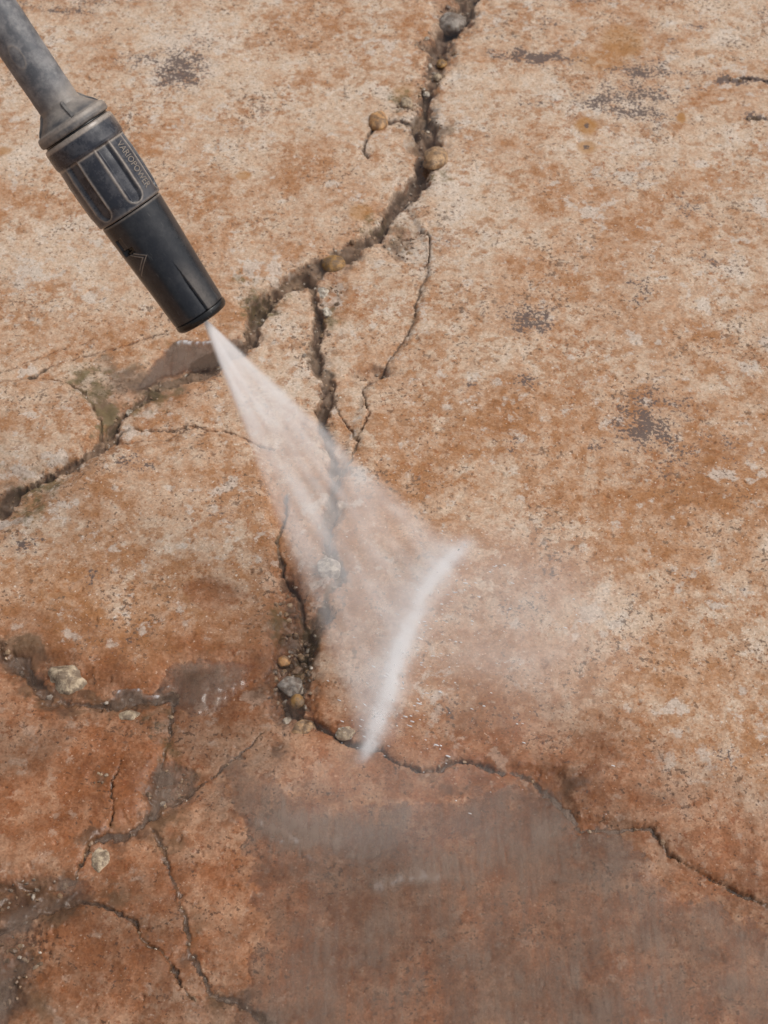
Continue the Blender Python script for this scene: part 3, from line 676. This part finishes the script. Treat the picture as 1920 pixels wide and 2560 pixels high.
def plastic(name, dark, dusty, rough, amount):
    g = NT(name)
    co = g.n('TexCoord').outputs['Object']
    du = g.n('SeparateColor', {0: g.n('Attribute', attribute_name='dust').outputs['Color']})
    n1 = g.noise(co, 85, 8, .72); n2 = g.noise(co, 480, 4, .65)
    mp = g.n('Mapping', {'Vector': co, 'Scale': (1, 1, .18)}).outputs[0]; sc_ = g.noise(mp, 520, 3, .6)
    f = g.math('ADD', g.math('MULTIPLY', g.sstep(n1, .40, .68), amount), g.math('MULTIPLY', g.sstep(n2, .5, .75), amount * .35))
    c = g.mix(f, dark, dusty)
    c = g.mix(g.math('MULTIPLY', g.sstep(sc_, .62, .74), .16), c, (.22, .21, .20))
    c = g.mix(g.math('MULTIPLY', du.outputs[0], g.sstep(n2, .25, .6, .55, .95)), c, (.35, .30, .255))
    c = g.mix(du.outputs[1], c, (.004, .004, .004))
    b = g.n('Bump', {'Height': n2, 'Distance': .0002, 'Strength': .35}).outputs[0]
    r = g.math('ADD', rough, g.math('MULTIPLY', f, .22))
    p = g.n('BsdfPrincipled', {'Base Color': c, 'Roughness': r, 'Normal': b}); g.t.links.new(p.outputs[0], g.out.inputs[0])
    return g.m


M_TUBE = plastic('dusty_tube', (.085, .089, .100), (.27, .262, .26), .40, .8)
M_GRIP = plastic('grip_plastic', (.022, .025, .035), (.140, .139, .148), .24, .5)
M_BARREL = plastic('barrel_plastic', (.013, .015, .020), (.080, .078, .080), .20, .26)
M_RING = plastic('black_ring', (.006, .006, .007), (.012, .012, .012), .22, .2)
M_FLANGE = plastic('flange_plastic', (.06, .06, .065), (.24, .22, .20), .38, .85)


def lathe(name, mat, prof, disp=None, nv=220, ns=None, parent=lance, cap=None):
    """prof: (distance from the tip px, radius px); disp(p, theta)->(px offset, dust, hole)"""
    pp = np.array([p[0] for p in prof], float); rr = np.array([p[1] for p in prof], float)
    if ns:
        cum = np.concatenate([[0], np.cumsum(np.hypot(np.diff(pp), np.diff(rr)))])
        t = np.unique(np.concatenate([np.linspace(0, cum[-1], ns), cum]))
        pp, rr = np.interp(t, cum, pp), np.interp(t, cum, rr)
    th = np.linspace(-np.pi, np.pi, nv, endpoint=False)
    Pm, Tm = np.meshgrid(pp, th, indexing='ij'); Rm = np.repeat(rr[:, None], nv, 1)
    du = np.zeros(Pm.shape); ho = np.zeros(Pm.shape)
    if disp:
        o_, du, ho = disp(Pm, Tm); Rm = Rm + o_
    s = s_of(Pm); k = px_of(Pm); R = Rm * k
    Vv = np.stack([R * np.cos(Tm), R * np.sin(Tm), s], -1).reshape(-1, 3)
    me, _ = grid_mesh(name, Vv, len(pp), nv, wrap=True)
    color_attr(me, 'dust', np.stack([du, ho, du * 0, du * 0 + 1], -1).reshape(-1, 4))
    bm = bmesh.new(); bm.from_mesh(me)
    bmesh.ops.holes_fill(bm, edges=[e for e in bm.edges if e.is_boundary], sides=0)
    bmesh.ops.recalc_face_normals(bm, faces=bm.faces); bm.to_mesh(me); bm.free()
    me.shade_smooth()
    return link(name, me, mat, parent)


def edge_n(P, T, f, s=0):
    return pn(P * f, T * f * 80, s)


def wrapd(T, c):
    return (T - c + np.pi) % (2 * np.pi) - np.pi


# barrel: 23..325 px, with scoops, a slotted window and an embossed arrow
def barrel_disp(P, T):
    o = np.zeros(P.shape); du = np.zeros(P.shape); ho = np.zeros(P.shape)
    for c0 in (0, 2.094, -2.094):
        b = 325 - P                                            # px from the seam
        thc = c0 + np.radians(10 + 9 * np.clip((b - 149) / 160, 0, 1) ** .7)
        d = wrapd(T, thc); grow = ss(b, 146, 235)
        o += np.where(d < 0, -7.5 * grow * np.exp(d / np.radians(11)), 0) * (1 - ss(d, -.002, .03))
        du = np.maximum(du, .30 * grow * ss(d, -.02, .05) * (1 - ss(d, .05, .6)))
    b = 325 - P
    d = wrapd(T, np.radians(-52))
    slot = ss(b, 40, 42) * (1 - ss(b, 80, 82)) * (1 - ss(np.abs(d + .04), .13, .16))
    o -= 4.5 * slot
    hole = ss(b, 71, 73) * (1 - ss(b, 86, 88)) * (1 - ss(np.abs(d - .02), .24, .27))
    o -= 9 * hole; ho = np.maximum(ho, hole)
    du = np.maximum(du, .5 * ss(b, 36, 40) * (1 - ss(b, 70, 74)) * np.exp(-((d - .10) / .025) ** 2))
    # arrow outline
    u = (b - 108); v = d - np.radians(16)
    ar = np.maximum(np.abs(u + 0) / 15, 0); tri = np.abs(u) / 15 + np.clip(v, -1, 1) / .26
    edge = np.exp(-((tri - 1) / .10) ** 2) * (v > -.42) + np.exp(-((tri - .45) / .10) ** 2) * (v > -.3)
    edge = np.clip(edge, 0, 1) * (np.abs(v) < .45)
    o += 1.0 * edge; du = np.maximum(du, .75 * edge)
    du = np.maximum(du, .4 * ss(b, -1, 2) * (1 - ss(b, 2, 8)))
    return o, du, ho


lathe('nozzle_barrel', M_BARREL, [(20, 60), (20, 67), (23, 70), (30, 71), (120, 75), (220, 80.5), (300, 84.5), (322, 85.5), (325, 84), (327, 78), (330, 60)], barrel_disp, nv=360, ns=330)
lathe('nozzle_ring', M_RING, [(10, 10), (9, 40), (1, 44), (-1, 60), (1, 66), (6, 69.5), (12, 71), (19, 71), (21, 68), (22, 55)], nv=160, ns=60)
lathe('orifice', M_RING, [(12, 22), (4, 22), (2, 20), (2, 9), (6, 6), (12, 5)], nv=48)


def grip_disp(P, T):
    b = P - 329                                               # px above the seam
    o = np.zeros(P.shape); du = np.zeros(P.shape)
    inpan = ss(b, 3, 8) * (1 - ss(b, 172, 178))
    for k in range(6):
        d = wrapd(T, np.radians(19 + 60 * k))
        half = np.radians(13)
        # groove with a rounded lower end
        yb = np.clip((30 - b) / 20, 0, 2)
        w = half * np.sqrt(np.clip(1 - yb ** 2, 0, 1))
        g_ = (1 - ss(np.abs(d), w * .55, w + 1e-3)) * (b > 10) * (1 - ss(b, 172, 178))
        o -= 8.5 * g_
        e = np.exp(-((np.abs(d) - half * 1.08) / .035) ** 2) * ss(b, 24, 40) * (1 - ss(b, 170, 180))
        o += 1.2 * e; du = np.maximum(du, .95 * e)
        # rounded end lip
        lip = np.exp(-((np.hypot(d / half, np.clip(30 - b, 0, 99) / 20) - 1.08) / .12) ** 2) * (b < 34)
        du = np.maximum(du, .65 * np.clip(lip, 0, 1))
    o -= 3.2 * inpan * ss(b, 120, 178)
    led = np.exp(-((b - 171) / 3.0) ** 2); du = np.maximum(du, .85 * led)
    o += 1.5 * ss(b, 178, 184)
    du = np.maximum(du, 1.0 * ss(b, 220, 226))
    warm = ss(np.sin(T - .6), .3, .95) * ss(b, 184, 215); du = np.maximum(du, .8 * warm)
    du = np.maximum(du, .35 * (1 - ss(b, 2, 9)))
    return o, np.clip(du, 0, 1), o * 0


grip = lathe('grip_sleeve', M_GRIP, [(331, 60), (329, 78), (328, 87), (331, 90), (345, 91), (360, 93), (420, 94.5), (480, 95.5), (507, 96.5), (540, 97), (556, 96.5), (562, 95), (565, 91), (566, 60)], grip_disp, nv=420, ns=330)
lathe('seal', M_RING, [(563, 55), (563, 88), (567, 89.5), (572, 89), (573, 55)], nv=120)


def flange_disp(P, T):
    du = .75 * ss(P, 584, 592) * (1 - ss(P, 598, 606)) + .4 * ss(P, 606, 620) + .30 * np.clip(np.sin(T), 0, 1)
    return P * 0, np.clip(du, 0, .9), P * 0


lathe('flange', M_FLANGE, [(571, 60), (571, 93), (574, 97), (580, 98.5), (590, 98), (597, 96), (600, 92), (601, 87), (611, 78), (624, 66), (637, 56), (643, 54.5), (650, 54), (652, 40)], flange_disp, nv=200, ns=110)
# two stiffening ribs between flange and tube
for a in (8, 98, 188, 278):
    ca = RAD(a); bm = bmesh.new()
    pr = [(600, 60), (601, 90), (612, 83), (628, 69), (646, 57), (652, 48)]
    vs = []
    for sgn in (-1, 1):
        row = []
        for p, r in pr:
            k = px_of(p); rr_ = r * k; t = 5.0 * k * sgn
            row.append(bm.verts.new((rr_ * math.cos(ca) - t * math.sin(ca), rr_ * math.sin(ca) + t * math.cos(ca), s_of(p))))
        vs.append(row)
    bm.faces.new(vs[0]); bm.faces.new(list(reversed(vs[1])))
    for q in range(len(pr)):
        q2 = (q + 1) % len(pr); bm.faces.new((vs[0][q2], vs[0][q], vs[1][q], vs[1][q2]))
    bmesh.ops.recalc_face_normals(bm, faces=bm.faces)
    bmesh.ops.bevel(bm, geom=list(bm.edges), offset=.0004, segments=2, affect='EDGES')
    me = bpy.data.meshes.new('rib'); bm.to_mesh(me); bm.free(); link('rib', me, M_FLANGE, lance)


def tube_disp(P, T):
    b = P - 640
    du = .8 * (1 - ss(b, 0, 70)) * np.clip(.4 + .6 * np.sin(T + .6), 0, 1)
    d = wrapd(T, np.radians(-22)); u = (P - 800) / 26
    o_l = np.exp(-((np.hypot(u * .8, d / .28) - 1) / .10) ** 2)
    return .9 * o_l, np.clip(np.maximum(du, .6 * o_l), 0, 1), P * 0


lathe('lance_tube', M_TUBE, [(636, 40), (636, 53), (640, 54), (700, 54), (800, 55.5), (1000, 58), (1300, 60), (2200, 62), (2210, 50)], tube_disp, nv=120, ns=420)

# raised lettering on the grip panel, reading towards the nozzle
cu = bpy.data.curves.new('lettering', 'FONT'); cu.body = 'VARIOPOWER'; cu.size = 1; cu.extrude = .03; cu.resolution_u = 3
tmp = bpy.data.objects.new('lettering', cu); COL.objects.link(tmp); bpy.context.view_layer.update()
lme = bpy.data.meshes.new_from_object(tmp.evaluated_get(bpy.context.evaluated_depsgraph_get()))
bpy.data.objects.remove(tmp)
bm = bmesh.new(); bm.from_mesh(lme); bmesh.ops.subdivide_edges(bm, edges=bm.edges, cuts=1)
lx = [v.co.x for v in bm.verts]; ly = [v.co.y for v in bm.verts]
for v in bm.verts:
    u = (v.co.x - min(lx)) / (max(lx) - min(lx)); w = (v.co.y - min(ly)) / (max(ly) - min(ly)); top = v.co.z > 0
    p = 329 + 158 - u * 132; th = RAD(42 + 14 * w); r = np.interp(p, [345, 360, 420, 480, 507], [91, 93, 94.5, 95.5, 96.5]) + float(grip_disp(np.array([p]), np.array([th]))[0][0]) + (1.3 if top else -1.0); k = px_of(p)
    v.co = (r * k * math.cos(th), r * k * math.sin(th), s_of(p))
bm.to_mesh(lme); bm.free(); lme.name = 'lettering'
letter = link('lettering', lme, None, grip)
g = NT('dusty_lettering'); p_ = g.n('BsdfPrincipled', {'Base Color': (.23, .195, .165), 'Roughness': .7}); g.t.links.new(p_.outputs[0], g.out.inputs[0])
lme.materials.clear(); lme.materials.append(g.m)

# ------------------------------------------------------------------ the jet: a flat fan of spray, real volume
PA, PB2 = gp(1158, 1375), gp(908, 1893)                          # ends of the line it scours
ORI = PT - AX * 0.0005
MID = (PA + PB2) / 2
ez = (MID - ORI) / np.linalg.norm(MID - ORI)
nrm = np.cross(PA - ORI, PB2 - ORI); nrm /= np.linalg.norm(nrm)
if nrm.dot(CAM - MID) < 0: nrm = -nrm
ex = np.cross(nrm, ez)
ta, tb = [((q - ORI).dot(ex) / (q - ORI).dot(ez), (q - ORI).dot(ez)) for q in (PA, PB2)]
JM = Matrix(((*ex,), (*nrm,), (*ez,))).transposed().to_4x4(); JM.translation = Vector(ORI)
TMIN, TMAX = min(ta[0], tb[0]), max(ta[0], tb[0]); TC, TH = (TMIN + TMAX) / 2, (TMAX - TMIN) / 2
za, zb = (ta[1], tb[1]) if ta[0] < tb[0] else (tb[1], ta[1])


def fan_thick(z): return .0030 + .030 * z


bm = bmesh.new(); rows = []
NZ = 24
for i in range(NZ + 1):
    f = i / NZ; row = []
    for j in range(13):
        u = -1 + 2 * j / 12; tn = TC + u * TH * 1.07; zend = za + (zb - za) * (u + 1) / 2 + .004
        z = .0006 + f * zend; t = 2.4 * fan_thick(z) * (.55 + .45 * math.sqrt(max(0, 1 - u * u)))
        row.append((tn * z + u * .0022, t, z))
    rows.append(row)
top = [[bm.verts.new((x, t, z)) for x, t, z in r] for r in rows]; bot = [[bm.verts.new((x, -t, z)) for x, t, z in r] for r in rows]
for i in range(NZ):
    for j in range(12):
        bm.faces.new((top[i][j], top[i][j + 1], top[i + 1][j + 1], top[i + 1][j])); bm.faces.new((bot[i][j + 1], bot[i][j], bot[i + 1][j], bot[i + 1][j + 1]))
    bm.faces.new((top[i][0], top[i + 1][0], bot[i + 1][0], bot[i][0])); bm.faces.new((top[i + 1][12], top[i][12], bot[i][12], bot[i + 1][12]))
for j in range(12):
    bm.faces.new((top[0][j + 1], top[0][j], bot[0][j], bot[0][j + 1])); bm.faces.new((top[NZ][j], top[NZ][j + 1], bot[NZ][j + 1], bot[NZ][j]))
bmesh.ops.recalc_face_normals(bm, faces=bm.faces)
jme = bpy.data.meshes.new('water_jet'); bm.to_mesh(jme); bm.free()
g = NT('jet_spray')
xyz = g.n('SeparateXYZ', {0: g.n('TexCoord').outputs['Object']}); X_, Y_, Z_ = xyz.outputs
zz = g.math('MAXIMUM', Z_, .0006)
u = g.math('DIVIDE', g.math('SUBTRACT', g.math('DIVIDE', X_, g.math('ADD', zz, .0015)), TC), TH)
au = g.math('ABSOLUTE', u)
soft = g.math('MINIMUM', .95, g.math('ADD', .62, g.math('MULTIPLY', zz, .35)))
edge = g.sstep(g.math('ADD', au, g.math('MULTIPLY', g.math('SUBTRACT', g.noise(g.n('CombineXYZ', {0: g.math('MULTIPLY', u, 2.0), 1: g.math('MULTIPLY', zz, 9.0), 2: 7.0}).outputs[0], 3.0, 4, .65), 5e-1), .16)), .78, 1.0, 1.0, 0.0)
sig = g.math('ADD', .0014, g.math('MULTIPLY', zz, .022))
yy = g.math('DIVIDE', Y_, sig)
gau = g.math('EXPONENT', g.math('MULTIPLY', g.math('MULTIPLY', yy, yy), -1.0))
# streaks fanning out from the orifice
sv1 = g.noise(g.n('CombineXYZ', {0: g.math('MULTIPLY', u, 1.0), 1: g.math('MULTIPLY', zz, 1.6), 2: 0.0}).outputs[0], 7.5, 5, .66)
sv2 = g.noise(g.n('CombineXYZ', {0: g.math('MULTIPLY', u, 1.0), 1: g.math('MULTIPLY', zz, 8.0), 2: 3.0}).outputs[0], 2.2, 3, .6)
streak = g.math('MULTIPLY', g.sstep(sv1, .36, .66, .30, 1.75), g.sstep(sv2, .25, .75, .72, 1.25))
fall = g.math('DIVIDE', 1.0, g.math('ADD', .020, g.math('MULTIPLY', g.math('POWER', zz, 1.35), 10.0)))
dens = g.math('MULTIPLY', g.math('MULTIPLY', g.math('MULTIPLY', edge, gau), g.math('MULTIPLY', streak, fall)), 43.0)
vol = g.n('VolumePrincipled', {'Color': (.995, .995, 1.0), 'Density': dens, 'Anisotropy': -.25})
g.t.links.new(vol.outputs[0], g.out.inputs[1])
jet = link('water_jet', jme, g.m); jet.matrix_world = JM
tag(jet, 'white fan of high pressure water spreading from the black nozzle to the slab', 'water jet')

# the bright scour line where the fan strikes, and the mist thrown off it
LX = (PB2 - PA); LL = np.linalg.norm(LX); LX /= LL; LN = np.array([-LX[1], LX[0], 0]);
if LN[0] < 0: LN = -LN
SM = Matrix(((*LX,), (*LN,), (0, 0, 1))).transposed()
if SM.determinant() < 0: SM = Matrix(((*LX,), (*(-LN),), (0, 0, 1))).transposed()
SGN = 1 if Vector(SM.col[1]).dot(Vector(LN)) > 0 else -1
SM = SM.to_4x4(); SM.translation = Vector(((PA + PB2) / 2).tolist())


def dome(name, pts_fn, nu, nv):
    bm = bmesh.new(); rows = [[bm.verts.new(pts_fn(i / nu, j / nv)) for j in range(nv + 1)] for i in range(nu + 1)]
    for i in range(nu):
        for j in range(nv): bm.faces.new((rows[i][j], rows[i][j + 1], rows[i + 1][j + 1], rows[i + 1][j]))
        bm.faces.new((rows[i][0], rows[i + 1][0], rows[i + 1][nv], rows[i][nv]))
    bm.faces.new(rows[0]); bm.faces.new(list(reversed(rows[nu])))
    bmesh.ops.recalc_face_normals(bm, faces=bm.faces)
    me = bpy.data.meshes.new(name); bm.to_mesh(me); bm.free(); return me


def cxo(x):                                                      # the line bows a little away from the photographer's right
    t = (x + LL / 2) / LL; return SGN * (-.0085 * math.sin(math.pi * min(1, t * 1.15)) * (1 - t) * 2.0)


def ridge(a, b):
    x = (-.5 + a) * (LL + .03); r = .021 * math.sqrt(max(.05, 1 - (2 * a - 1) ** 4)); t = math.pi * b
    r *= 1.5; return (x, cxo(max(-LL / 2, min(LL / 2, x))) + r * math.cos(t), -.004 + (r + .004) * math.sin(t))


g = NT('splash_spray')
co = g.n('TexCoord').outputs['Object']; xyz = g.n('SeparateXYZ', {0: co}); X_, Y_, Z_ = xyz.outputs
t_ = g.math('DIVIDE', g.math('ADD', X_, LL / 2), LL, clamp=True)
bow = g.math('MULTIPLY', g.math('MULTIPLY', g.math('SINE', g.math('MULTIPLY', g.math('MINIMUM', 1.0, g.math('MULTIPLY', t_, 1.15)), math.pi)), g.math('SUBTRACT', 1.0, t_)), SGN * -.017)
dy = g.math('SUBTRACT', Y_, bow)
wob = g.math('MULTIPLY', g.math('SUBTRACT', g.noise(co, 60, 3, .6), .5), .010)
dy = g.math('ADD', dy, wob)
r2 = g.math('ADD', g.math('MULTIPLY', dy, dy), g.math('MULTIPLY', g.math('MULTIPLY', Z_, Z_), .8))
core_ = g.math('EXPONENT', g.math('MULTIPLY', r2, -1 / (.0039 ** 2)))
halo = g.math('MULTIPLY', g.math('EXPONENT', g.math('MULTIPLY', r2, -1 / (.0115 ** 2))), .045)
ends = g.math('MULTIPLY', g.sstep(X_, -LL / 2 - .012, -LL / 2 + .012), g.sstep(X_, LL / 2 - .045, LL / 2 + .012, 1.0, 0.0))
clump = g.math('MULTIPLY', g.sstep(g.noise(co, 48, 4, .66), .30, .70, .45, 1.5), g.sstep(g.noise(g.n('Mapping', {'Vector': co, 'Scale': (1, .3, .3)}).outputs[0], 420, 4, .7), .3, .7, .6, 1.4))
den = g.math('MULTIPLY', g.math('MULTIPLY', g.math('ADD', core_, halo), g.math('MULTIPLY', ends, clump)), 1500.0)
vol = g.n('VolumePrincipled', {'Color': (.998, .998, 1.0), 'Density': den, 'Anisotropy': -.25})
g.t.links.new(vol.outputs[0], g.out.inputs[1])
splash = link('water_splash', dome('water_splash', ridge, 28, 12), g.m); splash.matrix_world = SM
tag(splash, 'bright white line of splash where the water fan hits the slab', 'splash')

# thin mist drifting off to the right of the line and over the flooded part
def mist_obj(cx, cy, rx, ry, hz, dens, lab):
    c = gp(cx, cy); mx, my = mm(cx, cy); a, b = rx * mx, ry * my

    bm = bmesh.new(); bmesh.ops.create_icosphere(bm, subdivisions=4, radius=1)
    for v in bm.verts: v.co = (v.co.x * a, v.co.y * b, v.co.z * (hz if v.co.z > 0 else .006))
    me = bpy.data.meshes.new('mist'); bm.to_mesh(me); bm.free()
    g = NT('drifting_mist'); co = g.n('TexCoord').outputs['Object']
    q = g.n('Mapping', {'Vector': co, 'Scale': (1 / a, 1 / b, 1 / hz)}).outputs[0]
    rr = g.n('VectorMath', operation='LENGTH'); g.set(rr.inputs[0], q)
    f = g.sstep(rr.outputs['Value'], .15, 1.0, 1.0, 0.0)
    mp = g.n('Mapping', {'Vector': co, 'Rotation': (0, 0, RAD(28)), 'Scale': (.42, 1, .6)}).outputs[0]
    n = g.sstep(g.noise(mp, 34, 5, .65, .6), .25, .75, .35, 1.5)
    v = g.n('VolumePrincipled', {'Color': (.998, .998, 1), 'Anisotropy': -.25, 'Density': g.math('MULTIPLY', g.math('MULTIPLY', f, n), dens)})
    g.t.links.new(v.outputs[0], g.out.inputs[1])
    o = link('mist', me, g.m); o.location = (c[0], c[1], 0); tag(o, lab, 'mist', kind='stuff')


mist_obj(1260, 1580, 420, 360, .045, 15.0, 'thin drifting spray mist to the right of the bright splash line')
mist_obj(980, 2020, 520, 230, .04, 5.0, 'faint spray mist over the flooded slab below the splash line')

# single drops thrown off the line, caught in the air and just landed
db = bmesh.new(); rs = np.random.RandomState(12)
for k in range(300):
    t = rs.rand(); away = rs.exponential(.028) * (1 if rs.rand() < .75 else -.5); q = PA + (PB2 - PA) * t
    up = max(.001, .022 * rs.rand() * math.exp(-abs(away) / .03))
    p = Vector((q[0] + LN[0] * away + rs.normal() * .004, q[1] + LN[1] * away + rs.normal() * .004 - .3 * abs(away) * rs.rand(), up + base_z(q[0], q[1]) + .003))
    rad = rs.choice([.00018, .00025, .00032, .00045]) * rs.uniform(.7, 1.2)
    dv_ = Vector((LN[0] * away, LN[1] * away, .4 * up)).normalized() if abs(away) > 1e-4 else Vector((0, 0, 1))
    mtx = Matrix.Translation(p) @ dv_.to_track_quat('Z', 'Y').to_matrix().to_4x4() @ Matrix.Diagonal((rad, rad, rad * rs.uniform(1.2, 4.5), 1))
    bmesh.ops.create_icosphere(db, subdivisions=2, radius=1, matrix=mtx)
dm_ = bpy.data.meshes.new('droplets'); db.to_mesh(dm_); db.free(); dm_.shade_smooth()
g = NT('water_drop'); p_ = g.n('BsdfPrincipled', {'Base Color': (.86, .86, .88), 'Roughness': .05, 'IOR': 1.33, 'Transmission Weight': .15}); g.t.links.new(p_.outputs[0], g.out.inputs[0])
tag(link('droplets', dm_, g.m), 'fine droplets thrown up along the bright splash line', 'droplets', kind='stuff')
